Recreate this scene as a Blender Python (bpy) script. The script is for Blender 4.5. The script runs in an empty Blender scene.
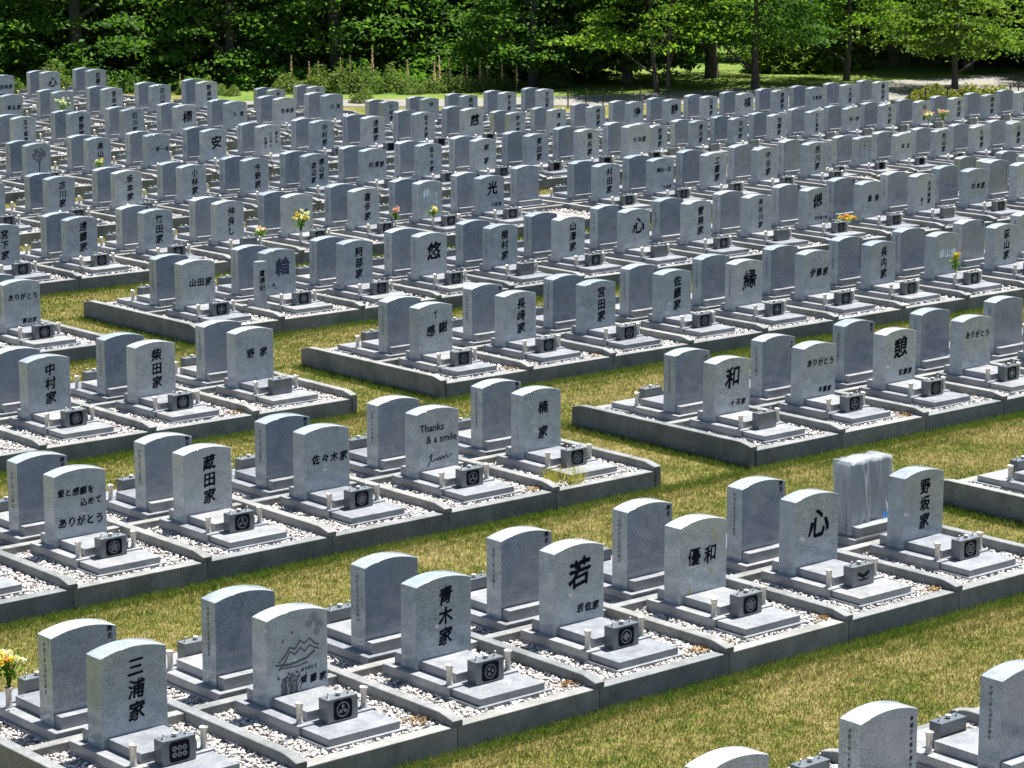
import bpy, bmesh, math, random
import numpy as np
from mathutils import Vector, Matrix
random.seed(7); rng=np.random.default_rng(7)
S=1.8                                   # one grave plot is 1.8 m wide
C=bpy.context.scene.collection
sc=bpy.context.scene
# ------------------------------------------------------------------ camera
CP=(-8.187*S,-10.1114*S,4.3711*S); PITCH=math.radians(-11.1017); YAW=math.radians(-40.2647); ROLL=math.radians(-.145); F=2607.7
cp,sp=math.cos(PITCH),math.sin(PITCH)
FW=Vector((-math.sin(YAW)*cp,math.cos(YAW)*cp,sp)); R0=Vector((math.cos(YAW),math.sin(YAW),0)); U0=R0.cross(FW)
RT=R0*math.cos(ROLL)+U0*math.sin(ROLL); UP=U0*math.cos(ROLL)-R0*math.sin(ROLL)
cam=bpy.data.cameras.new('camera'); co=bpy.data.objects.new('camera',cam); C.objects.link(co)
co.matrix_world=Matrix(((RT.x,UP.x,-FW.x,CP[0]),(RT.y,UP.y,-FW.y,CP[1]),(RT.z,UP.z,-FW.z,CP[2]),(0,0,0,1)))
cam.sensor_width=36; cam.lens=F/1024*36; cam.clip_start=.5; cam.clip_end=2000; sc.camera=co
def px(x,y,z):
    v=Vector((x,y,z))-Vector(CP); d=v.dot(FW)
    return 512+F*v.dot(RT)/d, 384-F*v.dot(UP)/d, d
# ------------------------------------------------------------------ light
world=bpy.data.worlds.new('World'); sc.world=world; world.use_nodes=True
nt=world.node_tree; nt.nodes.clear()
sky=nt.nodes.new('ShaderNodeTexSky'); sky.sky_type='NISHITA'; sky.sun_disc=False
AZ=math.radians(4); EL=math.radians(67)          # direction to the sun, azimuth from +x towards +y
sky.sun_elevation=EL; sky.sun_rotation=math.pi/2-AZ; sky.dust_density=.6; sky.ozone_density=1.5
bg=nt.nodes.new('ShaderNodeBackground'); bg.inputs[1].default_value=.05
ow=nt.nodes.new('ShaderNodeOutputWorld'); nt.links.new(sky.outputs[0],bg.inputs[0]); nt.links.new(bg.outputs[0],ow.inputs[0])
sun=bpy.data.lights.new('sun','SUN'); sun.energy=5.0; sun.angle=math.radians(.5); sun.color=(1,.96,.9)
so=bpy.data.objects.new('sun',sun); C.objects.link(so)
so.rotation_euler=Vector((math.cos(EL)*math.cos(AZ),math.cos(EL)*math.sin(AZ),math.sin(EL))).to_track_quat('Z','Y').to_euler()
sc.view_settings.view_transform='Standard'; sc.view_settings.look='None'; sc.view_settings.exposure=EXPO=1.4
sc.view_settings.gamma=1
sc.cycles.max_bounces=6; sc.cycles.transparent_max_bounces=6
# ------------------------------------------------------------------ materials
def mat(name): 
    m=bpy.data.materials.new(name); m.use_nodes=True; n=m.node_tree; return m,n,n.nodes['Principled BSDF']
def nd(n,t,**k):
    a=n.nodes.new(t)
    for q,v in k.items(): setattr(a,q,v)
    return a
def noise(n,scale,detail=4,vec=None,rough=.55):
    a=nd(n,'ShaderNodeTexNoise'); a.inputs['Scale'].default_value=scale; a.inputs['Detail'].default_value=detail; a.inputs['Roughness'].default_value=rough
    if vec: n.links.new(vec,a.inputs['Vector'])
    return a
def ramp(n,src,stops):
    r=nd(n,'ShaderNodeValToRGB'); e=r.color_ramp.elements
    while len(e)<len(stops): e.new(.5)
    for i,(p,c) in enumerate(stops): e[i].position=p; e[i].color=(*c,1) if len(c)==3 else c
    n.links.new(src,r.inputs[0]); return r
def mix(n,typ,fac,a,b):
    m=nd(n,'ShaderNodeMix',data_type='RGBA',blend_type=typ)
    for i,v in ((0,fac),(6,a),(7,b)):
        if hasattr(v,'links') or hasattr(v,'is_linked'): n.links.new(v,m.inputs[i])
        elif i==0: m.inputs[0].default_value=v
        else: m.inputs[i].default_value=(*v,1)
    return m.outputs[2]
def granite(name,base,rough,var=.25,bump=.0,stain=0,speck=90):
    m,n,b=mat(name); g=nd(n,'ShaderNodeNewGeometry').outputs['Position']
    oi=nd(n,'ShaderNodeObjectInfo')
    a=noise(n,speck,3,g); r=ramp(n,a.outputs[0],[(.30,[c*(1-var*1.5) for c in base]),(.5,base),(.72,[min(1,c*(1+var)) for c in base])])
    c=noise(n,6,7,g,.72); r2=ramp(n,c.outputs[0],[(.3,(.74,.76,.79)),(.5,(1,1,1)),(.7,(1.2,1.18,1.14))])
    col=mix(n,'MULTIPLY',1,r.outputs[0],r2.outputs[0])
    r3=ramp(n,oi.outputs['Random'],[(0,(.80,.83,.87)),(.5,(1,1,1)),(1,(1.16,1.13,1.08))]); col=mix(n,'MULTIPLY',1,col,r3.outputs[0])
    if stain:
        s=noise(n,2.2,8,g,.7); r4=ramp(n,s.outputs[0],[(.38,(.55,.56,.52)),(.58,(1,1,1))]); col=mix(n,'MULTIPLY',stain,col,r4.outputs[0])
    n.links.new(col,b.inputs['Base Color']); b.inputs['Roughness'].default_value=rough
    rr=ramp(n,c.outputs[0],[(.2,(rough*.7,)*3),(.8,(min(1,rough*1.3),)*3)]); n.links.new(rr.outputs[0],b.inputs['Roughness'])
    if bump:
        bn=noise(n,60,5,g,.7); bb=nd(n,'ShaderNodeBump'); bb.inputs['Strength'].default_value=bump; bb.inputs['Distance'].default_value=.004
        n.links.new(bn.outputs[0],bb.inputs['Height']); n.links.new(bb.outputs[0],b.inputs['Normal'])
    return m
M={}
M['polish']=granite('polished_granite',(.335,.37,.392),.10,var=.36)
M['boxstone']=granite('dark_granite',(.135,.15,.16),.22)
M['rear']=granite('rear_granite',(.25,.282,.318),.13,var=.34)  # rear faces: darker and bluer than the front
M['base']=granite('base_granite',(.24,.25,.268),.42,bump=.15,stain=.35)
M['kerb']=granite('kerb_granite',(.215,.222,.222),.75,bump=.5,stain=.8,speck=60)
def plain(name,col,rough=.6,metal=0,emit=None):
    m,n,b=mat(name); b.inputs['Base Color'].default_value=(*col,1); b.inputs['Roughness'].default_value=rough; b.inputs['Metallic'].default_value=metal
    return m
def mottled(name,c1,c2,scale,rough=.7,metal=0):
    m,n,b=mat(name); g=nd(n,'ShaderNodeTexCoord').outputs['Object']; a=noise(n,scale,4,g); r=ramp(n,a.outputs[0],[(.35,c1),(.65,c2)])
    n.links.new(r.outputs[0],b.inputs['Base Color']); b.inputs['Roughness'].default_value=rough; b.inputs['Metallic'].default_value=metal; return m
M['ink']=mottled('black_lettering',(.004,.005,.009),(.011,.012,.018),40,.9); M['ink'].node_tree.nodes['Principled BSDF'].inputs['Specular IOR Level'].default_value=.08
M['blue']=mottled('blue_lettering',(.004,.009,.055),(.008,.016,.08),40,.5)
M['pale']=mottled('pale_blue_lettering',(.62,.76,.82),(.72,.84,.88),40,.5)
M['etch']=mottled('etched_lines',(.05,.06,.07),(.09,.10,.11),40,.6)
M['steel']=mottled('steel',(.42,.39,.35),(.6,.57,.52),30,.4,.6)
M['ash']=mottled('ash_grey_ceramic',(.3,.3,.3),(.6,.58,.55),30,.5)
def rubber(): pass
def pebble_mat():
    m,n,b=mat('white_pebbles'); o=nd(n,'ShaderNodeObjectInfo').outputs['Random']
    r=ramp(n,o,[(0,(.62,.61,.585)),(.3,(.50,.49,.465)),(.5,(.40,.38,.355)),(.65,(.29,.275,.26)),(.78,(.22,.21,.21)),(.88,(.14,.13,.14)),(.93,(.45,.37,.32)),(1,(.70,.69,.67))])
    n.links.new(r.outputs[0],b.inputs['Base Color']); b.inputs['Roughness'].default_value=.55; return m
M['pebble']=pebble_mat()
def gravel_mat():
    m,n,b=mat('gravel_bed'); g=nd(n,'ShaderNodeNewGeometry').outputs['Position']
    v=nd(n,'ShaderNodeTexVoronoi'); v.inputs['Scale'].default_value=24; n.links.new(g,v.inputs['Vector'])
    r=ramp(n,v.outputs['Distance'],[(0,(.40,.37,.34)),(.45,(.28,.26,.24)),(.75,(.10,.10,.10))]); n.links.new(r.outputs[0],b.inputs['Base Color'])
    b.inputs['Roughness'].default_value=.9; return m
M['gravel']=gravel_mat()
def grass_cols(n,g,blade):
    a=noise(n,.75,6,g,.65); a2=noise(n,7,4,g,.7)
    add=nd(n,'ShaderNodeMath',operation='ADD'); n.links.new(a.outputs[0],add.inputs[0]); n.links.new(a2.outputs[0],add.inputs[1])
    h=nd(n,'ShaderNodeMath',operation='MULTIPLY'); n.links.new(add.outputs[0],h.inputs[0]); h.inputs[1].default_value=.5
    r=ramp(n,h.outputs[0],[(.36,(.05,.09,.012)),(.46,(.12,.132,.028)),(.53,(.20,.178,.058)),(.65,(.29,.235,.105))])
    return r.outputs[0]
def ground_mat():
    m,n,b=mat('lawn'); g=nd(n,'ShaderNodeNewGeometry').outputs['Position']; c=grass_cols(n,g,0)
    f=noise(n,38,3,g); r=ramp(n,f.outputs[0],[(.3,(.5,.5,.5)),(.7,(1.1,1.1,1.1))]); c=mix(n,'MULTIPLY',1,c,r.outputs[0])
    n.links.new(c,b.inputs['Base Color']); b.inputs['Roughness'].default_value=1; b.inputs['Specular IOR Level'].default_value=.1
    bb=nd(n,'ShaderNodeBump'); bb.inputs['Strength'].default_value=.6; bb.inputs['Distance'].default_value=.03; n.links.new(f.outputs[0],bb.inputs['Height']); n.links.new(bb.outputs[0],b.inputs['Normal'])
    return m
M['lawn']=ground_mat()
def foliage(name,cols,trans=.35,attr=True,rough=.65):
    m=bpy.data.materials.new(name); m.use_nodes=True; n=m.node_tree; n.nodes.clear()
    g=nd(n,'ShaderNodeNewGeometry'); oi=nd(n,'ShaderNodeObjectInfo')
    r=ramp(n,g.outputs['Random Per Island'],[(i/(len(cols)-1),c) for i,c in enumerate(cols)])
    r2=ramp(n,oi.outputs['Random'],[(0,(.75,.8,.7)),(1,(1.15,1.1,1.05))]); col=mix(n,'MULTIPLY',1,r.outputs[0],r2.outputs[0])
    d=nd(n,'ShaderNodeBsdfPrincipled'); d.inputs['Roughness'].default_value=rough; d.inputs['Specular IOR Level'].default_value=.12; t=nd(n,'ShaderNodeBsdfTranslucent'); x=nd(n,'ShaderNodeMixShader'); x.inputs[0].default_value=trans
    o=nd(n,'ShaderNodeOutputMaterial'); n.links.new(col,d.inputs['Base Color']); 
    tc=mix(n,'MULTIPLY',1,col,(1.5,1.6,.7)); n.links.new(tc,t.inputs[0])
    n.links.new(d.outputs[0],x.inputs[1]); n.links.new(t.outputs[0],x.inputs[2]); n.links.new(x.outputs[0],o.inputs[0]); return m
def blade_mat():
    m=bpy.data.materials.new('grass_blades'); m.use_nodes=True; n=m.node_tree; n.nodes.clear()
    g=nd(n,'ShaderNodeNewGeometry'); c=grass_cols(n,g.outputs['Position'],1)
    r=ramp(n,g.outputs['Random Per Island'],[(0,(.7,.75,.6)),(.5,(1,1,1)),(1,(1.3,1.22,1.2))]); c=mix(n,'MULTIPLY',1,c,r.outputs[0])
    at=nd(n,'ShaderNodeAttribute',attribute_name='lush'); c=mix(n,'MIX',at.outputs['Fac'],c,(.07,.14,.018))
    d=nd(n,'ShaderNodeBsdfDiffuse'); t=nd(n,'ShaderNodeBsdfTranslucent'); x=nd(n,'ShaderNodeMixShader'); x.inputs[0].default_value=.4; o=nd(n,'ShaderNodeOutputMaterial')
    n.links.new(c,d.inputs[0]); n.links.new(c,t.inputs[0]); n.links.new(d.outputs[0],x.inputs[1]); n.links.new(t.outputs[0],x.inputs[2]); n.links.new(x.outputs[0],o.inputs[0]); return m
M['blade']=blade_mat()
M['maple']=foliage('broad_leaves',[(.045,.11,.014),(.08,.165,.02),(.13,.22,.028),(.20,.29,.045)],.45)
M['dark']=foliage('dark_leaves',[(.04,.10,.02),(.065,.145,.026),(.11,.20,.036)],.45)
M['fir']=foliage('fir_needles',[(.035,.08,.025),(.06,.12,.035),(.09,.155,.05)],.25)
M['bright']=foliage('young_leaves',[(.08,.15,.02),(.13,.21,.035),(.19,.26,.06)],.4)
M['bark']=mottled('bark',(.05,.043,.036),(.12,.10,.085),9,.95)
M['road']=granite('pale_road',(.235,.215,.18),.95,var=.15,speck=30,stain=.3)
M['post']=mottled('weathered_wood',(.03,.026,.022),(.07,.06,.05),20,.9)
def petal(n,c): return foliage(n,[c,[min(1,x*1.2) for x in c]],.3)
# ------------------------------------------------------------------ helpers
def link(name,me,parent=None,m=None,loc=(0,0,0),rot=0):
    o=bpy.data.objects.new(name,me); C.objects.link(o); o.parent=parent; o.location=loc
    if rot: o.rotation_euler=(0,0,rot)
    if m is not None and me is not None and not me.materials: me.materials.append(m)
    return o
def empty(name,loc,rz=0):
    o=bpy.data.objects.new(name,None); C.objects.link(o); o.location=loc; o.rotation_euler=(0,0,rz); o.empty_display_size=.2; return o
def tag(o,label=None,cat=None,group=None,kind=None):
    if label: o['label']=label
    if cat: o['category']=cat
    if group: o['group']=group
    if kind: o['kind']=kind
    return o
def box_bm(bm,x0,x1,y0,y1,z0,z1,bev=.006):
    r=bmesh.ops.create_cube(bm,size=1); vs=r['verts']
    for v in vs: v.co=Vector(((x0+x1)/2+v.co.x*(x1-x0),(y0+y1)/2+v.co.y*(y1-y0),(z0+z1)/2+v.co.z*(z1-z0)))
    if bev:
        es=list({e for v in vs for e in v.link_edges}); bmesh.ops.bevel(bm,geom=es,offset=bev,segments=2,profile=.6,affect='EDGES')
def fin(bm,name,mats=None,smooth=False):
    me=bpy.data.meshes.new(name); bmesh.ops.recalc_face_normals(bm,faces=bm.faces); bm.to_mesh(me); bm.free()
    for m in (mats or []): me.materials.append(m)
    if smooth: me.polygons.foreach_set('use_smooth',[True]*len(me.polygons))
    return me
def boxes(name,lst,m,bev=.006):
    bm=bmesh.new()
    for b in lst: box_bm(bm,*b,bev=bev)
    return fin(bm,name,[m])
def np_mesh(name,V,Fc,m,attrs=None):
    me=bpy.data.meshes.new(name); V=np.asarray(V,np.float32); Fc=np.asarray(Fc,np.int32); k=Fc.shape[1]
    me.vertices.add(len(V)); me.vertices.foreach_set('co',V.ravel())
    me.loops.add(Fc.size); me.loops.foreach_set('vertex_index',Fc.ravel())
    me.polygons.add(len(Fc)); me.polygons.foreach_set('loop_start',np.arange(0,Fc.size,k,dtype=np.int32)); me.polygons.foreach_set('loop_total',np.full(len(Fc),k,np.int32))
    for an,av in (attrs or {}).items():
        a=me.attributes.new(an,'FLOAT','POINT'); a.data.foreach_set('value',np.asarray(av,np.float32))
    me.update(calc_edges=True); me.materials.append(m); return me
def lathe(bm,prof,seg=12,cx=0,cy=0,z0=0,cap=True):
    rings=[]
    for r,z in prof: rings.append([bm.verts.new((cx+r*math.cos(2*math.pi*i/seg),cy+r*math.sin(2*math.pi*i/seg),z0+z)) for i in range(seg)])
    for a,b in zip(rings,rings[1:]):
        for i in range(seg): bm.faces.new((a[i],a[(i+1)%seg],b[(i+1)%seg],b[i]))
    if cap: bm.faces.new(rings[0][::-1]); bm.faces.new(rings[-1])
def tube(bm,pts,rad,seg=7):
    prev=None
    for i,p in enumerate(pts):
        p=Vector(p); d=(Vector(pts[min(i+1,len(pts)-1)])-Vector(pts[max(i-1,0)])).normalized()
        a=d.orthogonal().normalized() if prev is None else (prev-d*prev.dot(d)).normalized(); prev=a; b=d.cross(a)
        ring=[bm.verts.new(p+(a*math.cos(2*math.pi*k/seg)+b*math.sin(2*math.pi*k/seg))*rad[i]) for k in range(seg)]
        if i:
            for k in range(seg): bm.faces.new((last[k],last[(k+1)%seg],ring[(k+1)%seg],ring[k]))
        else: bm.faces.new(ring[::-1])
        last=ring
    bm.faces.new(last)
# ------------------------------------------------------------------ terrain
ZG=-.1453
def zt(u,v): return .01*(.0121*max(min(v,36)-3,0)**2+.0155*max(min(u,38)-5,0)**2)
def sstep(t): t=min(1,max(0,t)); return t*t*(3-2*t)
def ground(u,v):
    a=sstep((u-(20.25-.055*(v-10)))/2.4); b=sstep((v-35.2)/3.0); k=max(a,b)
    return zt(u,v)+ZG-.7716*k
R1K={-1:(6.14,-3.63),0:(6.09,-.10),1:(5.883,3.624),2:(5.755,7.268),3:(5.61,10.89),4:(5.4445,14.4855),5:(5.264,18.0056),6:(5.08,21.6925),7:(4.908,25.2493),8:(4.707,28.786),9:(4.6,32.4186)}
D=1.0345
us=np.concatenate([np.arange(-14,26,.5),np.arange(26,60,2),[60,70,85,100,130,170,240,400]]); vs=np.concatenate([[-40,-20],np.arange(-10,42,.5),np.arange(42,60,2),[60,70,85,100,130,170,240,400]])
us=np.concatenate([[-200,-100,-50,-25],us])
G=[(u*S,v*S,ground(u,v)*S) for v in vs for u in us]; nu=len(us)
Fq=[(j*nu+i,j*nu+i+1,(j+1)*nu+i+1,(j+1)*nu+i) for j in range(len(vs)-1) for i in range(nu-1)]
gme=np_mesh('ground',G,Fq,M['lawn']); gme.polygons.foreach_set('use_smooth',[True]*len(gme.polygons)); go=link('ground',gme); tag(go,kind='structure')
LOW=(-.7716+ZG+.2)*S
# ------------------------------------------------------------------ glyphs
gcache={}
def glyph(ch,bold=0):
    if ch in gcache: return gcache[ch]
    cu=bpy.data.curves.new('g','FONT'); cu.body=ch; cu.size=1; cu.offset=bold; cu.resolution_u=3; cu.align_x='CENTER'
    o=bpy.data.objects.new('g',cu); C.objects.link(o); dg=bpy.context.evaluated_depsgraph_get(); dg.update()
    me=bpy.data.meshes.new_from_object(o.evaluated_get(dg)); 
    V=[tuple(v.co)[:2] for v in me.vertices]; Fs=[tuple(p.vertices) for p in me.polygons]
    bpy.data.objects.remove(o); bpy.data.curves.remove(cu); bpy.data.meshes.remove(me)
    if V:
        cx=(min(a for a,b in V)+max(a for a,b in V))/2; V=[(a-cx,b-.36) for a,b in V]
    gcache[ch]=(V,Fs); return gcache[ch]
def wob(x,y,s):                      # brushed look: strokes rise to the right and waver
    x2=x*.96+y*.05; y2=y+x*.10
    return x2+.022*math.sin(7*y+s), y2+.022*math.sin(6*x+1.7*s)
def text_mesh(items,m,y=0,name='inscription',brush=True,flip=1):
    V=[];Fs=[]
    for k,(ch,x,z,size) in enumerate(items):
        gv,gf=glyph(ch); s=sum(map(ord,ch))%7
        tk=.026 if brush else .012
        for q,(ox,oz) in enumerate(((-tk,tk*.4),(tk,-tk*.2),(0,-tk*.9),(tk*.3,tk))):
            n=len(V)
            for a,b in gv:
                if brush: a,b=wob(a,b,s)
                w1=1+.8*math.sin(9*b+s+q) if brush else 1; w2=1+.8*math.sin(8*a+1.3*s+2*q) if brush else 1
                V.append((x+(a+ox*w1)*size,y-.0004*q,z+(b+oz*w2)*size))
            Fs+=[tuple(n+i for i in f) for f in gf]
    me=bpy.data.meshes.new(name); me.from_pydata(V,[],Fs); me.materials.append(m); return me
def vert(t,x=0,z=.55,size=.19,pitch=None): 
    pitch=pitch or size*1.12; n=len(t); return [(c,x,z+(n-1)/2*pitch-i*pitch,size) for i,c in enumerate(t)]
def hori(t,x=0,z=.55,size=.13,pitch=None):
    pitch=pitch or size*1.08; n=len(t); return [(c,x-(n-1)/2*pitch+i*pitch,z,size) for i,c in enumerate(t)]
def latin(t,x,z,size): return [(t,x,z,size)]
# ------------------------------------------------------------------ monument meshes (metres, origin at plot centre line, y from the front kerb, z from kerb top)
Y0=.60*S
def U(a): return a*S
SB=.0625*S; SH=(.5329-.0625)*S; HW=.195*S; RISE=.033*S; TH=.137*S; SF=.7328*S-Y0
def headstone_mesh(hw=HW,h=SH,th=TH,rise=RISE,name='headstone'):
    bm=bmesh.new(); n=16; prof=[(-hw,0)]+[(-hw+2*hw*i/n, h+rise*(1-(2*i/n-1)**2)) for i in range(n+1)]+[(hw,0)]
    a=[bm.verts.new((x,0,z)) for x,z in prof]; b=[bm.verts.new((x,th,z)) for x,z in prof]; bm.faces.new(a); bm.faces.new(b[::-1])
    m=len(prof)
    for i in range(m): bm.faces.new((a[i],b[i],b[(i+1)%m],a[(i+1)%m]))
    bmesh.ops.recalc_face_normals(bm,faces=bm.faces); bm.edges.ensure_lookup_table()
    es=[e for e in bm.edges if len(e.link_faces)==2 and e.calc_face_angle(0)>.6]
    bmesh.ops.bevel(bm,geom=es,offset=.006,segments=2,profile=.6,affect='EDGES')
    for f in bm.faces:
        f.material_index=1 if f.normal.y>.9 else 0
        if f.normal.z>.5: f.smooth=True
    return fin(bm,name,[M['polish'],M['rear']])
STONE=headstone_mesh(); STONE_WIDE=headstone_mesh(hw=HW*1.22,name='wide_headstone'); STONE_REC=headstone_mesh(hw=HW*.97,h=SH*1.03,name='tall_headstone')
ZB=.0
def rel(y): return y*S-Y0
PLINTH=boxes('plinth',[(-.2476*S,.2476*S,rel(.3846),rel(.97),.012*S,.0625*S)],M['base'])
FOOT=boxes('footing',[(-.25*S,.262*S,rel(.125),rel(.975),-.05*S,.0118*S)],M['base'],.004)
SLAB=boxes('front_slab',[(-.23*S,.23*S,rel(.146),rel(.3836),.0122*S,.0536*S)],M['base'],.008)
PLAT=boxes('offering_step',[(-.1655*S,.1655*S,rel(.426),rel(.7318),.0627*S,.1152*S)],M['base'],.008)
REAR=boxes('rear_block',[(-.19*S,.19*S,rel(.8708),rel(.935),.0627*S,.128*S)],M['base'],.006)
BX=(-.098*S,.098*S,rel(.334),rel(.412),.0538*S,.1834*S); BOX=boxes('incense_box',[(BX[0],BX[1],BX[2],BX[3],BX[4]+.004,BX[5])],M['boxstone'],.006)
def vase():
    bm=bmesh.new(); lathe(bm,[(.038,0),(.038,.012),(.030,.02),(.029,.10),(.031,.15),(.038,.185),(.043,.197),(.038,.198),(.026,.15)],12,cap=False); bm.faces.new([v for v in bm.verts][:12][::-1]) if False else None
    return fin(bm,'vase',[M['steel']],True)
VASE=vase()
def small(prof,name,m): 
    bm=bmesh.new(); lathe(bm,prof,10); return fin(bm,name,[m],True)
CUP=small([(.02,0),(.026,.012),(.03,.03),(.026,.034)],'cup',M['ash']); CANDLE=small([(.018,0),(.016,.006),(.006,.010),(.006,.036),(.013,.042),(.009,.05)],'candle',M['steel'])
# crests
def ring(bm,r0,r1,cx=0,cz=0,seg=20,y=0):
    a=[bm.verts.new((cx+r0*math.cos(t),y,cz+r0*math.sin(t))) for t in [2*math.pi*i/seg for i in range(seg)]] if r0>0 else None
    b=[bm.verts.new((cx+r1*math.cos(t),y,cz+r1*math.sin(t))) for t in [2*math.pi*i/seg for i in range(seg)]]
    if a:
        for i in range(seg): bm.faces.new((a[i],a[(i+1)%seg],b[(i+1)%seg],b[i]))
    else: bm.faces.new(b)
def poly(bm,pts,y=0): bm.faces.new([bm.verts.new((x,y,z)) for x,z in pts])
CY=BX[2]-.0025; CZ=(BX[4]+BX[5])/2; CW=.105
def crest_bg():
    bm=bmesh.new(); pts=[]
    for sx,sz in ((1,1),(-1,1),(-1,-1),(1,-1)):
        c=(sx*.072,sz*.060)
        a0={(1,1):0,(-1,1):90,(-1,-1):180,(1,-1):270}[(sx,sz)]
        for k in range(5): a=math.radians(a0+k*22.5); pts.append((c[0]+.035*math.cos(a),c[1]+.035*math.sin(a)))
    poly(bm,pts); return fin(bm,'crest_field',[M['ink']])
CFIELD=crest_bg()
def crest(kind):
    bm=bmesh.new(); y=-.002
    if kind=='diamond':
        ring(bm,.062,.073,y=y); poly(bm,[(0,.05),(-.05,0),(0,-.05),(.05,0)],y); 
        bm.faces.ensure_lookup_table()
    elif kind=='coins':
        for i in (-1,0,1):
            for j in (-1,1): ring(bm,.009,.025,i*.054,j*.029,12,y)
    elif kind=='tomoe':
        ring(bm,.064,.074,y=y)
        for k in range(3):
            a=2.1*k; ring(bm,0,.018,.03*math.cos(a),.03*math.sin(a),10,y)
            pts=[(.03*math.cos(a)*1.0+.0,.03*math.sin(a))]
            for q in range(6): b=a+.3*q; r=.035+.004*q; pts.append((r*math.cos(b),r*math.sin(b)))
            for q in range(5,0,-1): b=a+.3*q; r=.028+.004*q; pts.append((r*math.cos(b),r*math.sin(b)))
            poly(bm,pts,y-.0004*k-.0004)
    elif kind=='flower':
        ring(bm,.064,.074,y=y)
        for k in range(5): a=math.pi/2+k*2*math.pi/5; ring(bm,.006,.021,.033*math.cos(a),.033*math.sin(a),10,y)
        ring(bm,0,.010,y=y)
    elif kind=='leaf':
        ring(bm,.062,.074,y=y)
        for k in range(3):
            a=math.pi/2+k*2*math.pi/3; c,s=math.cos(a),math.sin(a)
            poly(bm,[(0,0),(.02*-s+.03*c,.02*c+.03*s),(.058*c,.058*s),(.02*s+.03*c,-.02*c+.03*s)],y-.0003*k)
    elif kind=='bars':
        ring(bm,.062,.074,y=y)
        for z in (-.028,0,.028): poly(bm,[(-.04,z-.008),(.04,z-.008),(.04,z+.008),(-.04,z+.008)],y)
    return fin(bm,'crest_emblem',[M['boxstone']])
CREST={k:crest(k) for k in ('diamond','coins','tomoe','flower','leaf','bars')}
def chevron():
    bm=bmesh.new()
    for i in range(5):
        a=-1+i*.5; poly(bm,[(-.02+a*.07,-.03+abs(a)*.035),(.02+a*.07,-.03+abs(a)*.035),(.012+a*.085,.02+abs(a)*.03),(-.012+a*.085,.02+abs(a)*.03)])
    poly(bm,[(-.1,-.02),(-.06,-.055),(.06,-.055),(.1,-.02),(.06,-.038),(-.06,-.038)],-.0005); return fin(bm,'leaf_emblem',[M['ink']])
CHEV=chevron()
# ------------------------------------------------------------------ inscriptions
V3=lambda t:('v',t)
TXT={(0,-2):V3('三浦家'),(0,-1):('draw','齊藤家'),(0,0):V3('青木家'),(0,1):('big2','若','若佐家'),(0,2):('h2','優和'),(0,3):('big','心'),(0,4):V3('野坂家'),
(1,0):('arig','愛と感謝を','込めて','ありがとう'),(1,1):V3('蔵田家'),(1,2):('h','佐々木家'),(1,3):('thanks',),(1,4):('v2','楠家'),
(1,'R',0):('big2','和','十河家'),(1,'R',1):('ht','ありがとう','斉藤家'),(1,'R',2):('big2','憩','佐藤家'),(1,'R',3):('ht','ありがとう',''),(1,'R',4):V3('高橋家'),
(2,1):V3('中村家'),(2,2):V3('柴田家'),(2,3):('hw','野家'),(2,0):V3('小川家'),
(2,'R',0):('cross','感謝'),(2,'R',1):V3('長崎家'),(2,'R',2):V3('宮田家'),(2,'R',3):V3('佐藤家'),(2,'R',4):('big','縁'),(2,'R',5):('h','伊藤家'),(2,'R',6):V3('長内家'),(2,'R',7):('hp','畑山家'),(2,'R',8):V3('荻山家'),
(3,'L',-1):('ht','ありがとう','藤田家'),
(3,'R',0):('h','山田家'),(3,'R',1):('bigb','輪'),(3,'R',2):V3('阿部家'),(3,'R',3):('big','悠'),(3,'R',4):V3('植村家'),(3,'R',5):V3('山澤家'),(3,'R',6):('big','心'),(3,'R',7):V3('菅原家'),(3,'R',8):V3('長谷川家'),(3,'R',9):('big2','偲','宮の森一郎'),(3,'R',10):('hw','最愛'),(3,'R',11):('col','大河原家','建之'),(3,'R',12):('h','村本家'),
(4,'R',0):V3('宮下家'),(4,'R',1):V3('遠藤家'),(4,'R',2):V3('竹田家'),(4,'R',3):V3('仲良し'),(4,'R',4):('hw','出逢'),(4,'R',5):V3('喜多家'),(4,'R',6):('pv','絆'),(4,'R',7):('big2','光','小松家'),(4,'R',9):V3('村田家'),(4,'R',10):('ht','縁会一花','小池家'),(4,'R',11):V3('工藤家'),(4,'R',12):V3('中谷家'),(4,'R',13):V3('西川家'),
(5,'R',3):V3('古川家'),(5,'R',4):V3('坂本家'),(5,'R',5):V3('小林家'),(5,'R',6):V3('今野家'),(5,'R',7):('col2','横山家','渡辺家'),(5,'R',8):('h','村澤家'),(5,'R',9):V3('佐々木家'),(5,'R',10):('v2','原家'),(5,'R',11):V3('東田家'),(5,'R',12):V3('熊谷家'),(5,'R',13):('h','大向家'),
(6,'R',5):('tree',),(6,'R',6):V3('高山家'),(6,'R',7):('h','一期一会'),(6,'R',8):('big','安'),(6,'R',9):('col3','愛する','人と共に','永遠に'),(6,'R',10):V3('中村家'),(6,'R',11):V3('遠藤家'),(6,'R',12):V3('佐々木家'),(6,'R',13):('big','慈'),
(7,'R',7):V3('五十嵐家'),(7,'R',8):V3('菅野家'),(7,'R',9):V3('石川家'),(7,'R',10):('big','標'),(7,'R',11):('hw','久遠'),(7,'R',12):('h','吉本家'),(7,'R',13):('hw','乃国'),
(8,'R',9):('h','真弘家'),(8,'R',10):('hw','平安'),(8,'R',11):V3('宮本家'),(8,'R',12):V3('吉川家'),(8,'R',13):V3('野原家'),
(9,'R',11):('h','宮崎家'),(9,'R',12):('big','心'),(9,'R',13):V3('佐藤家')}
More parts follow.
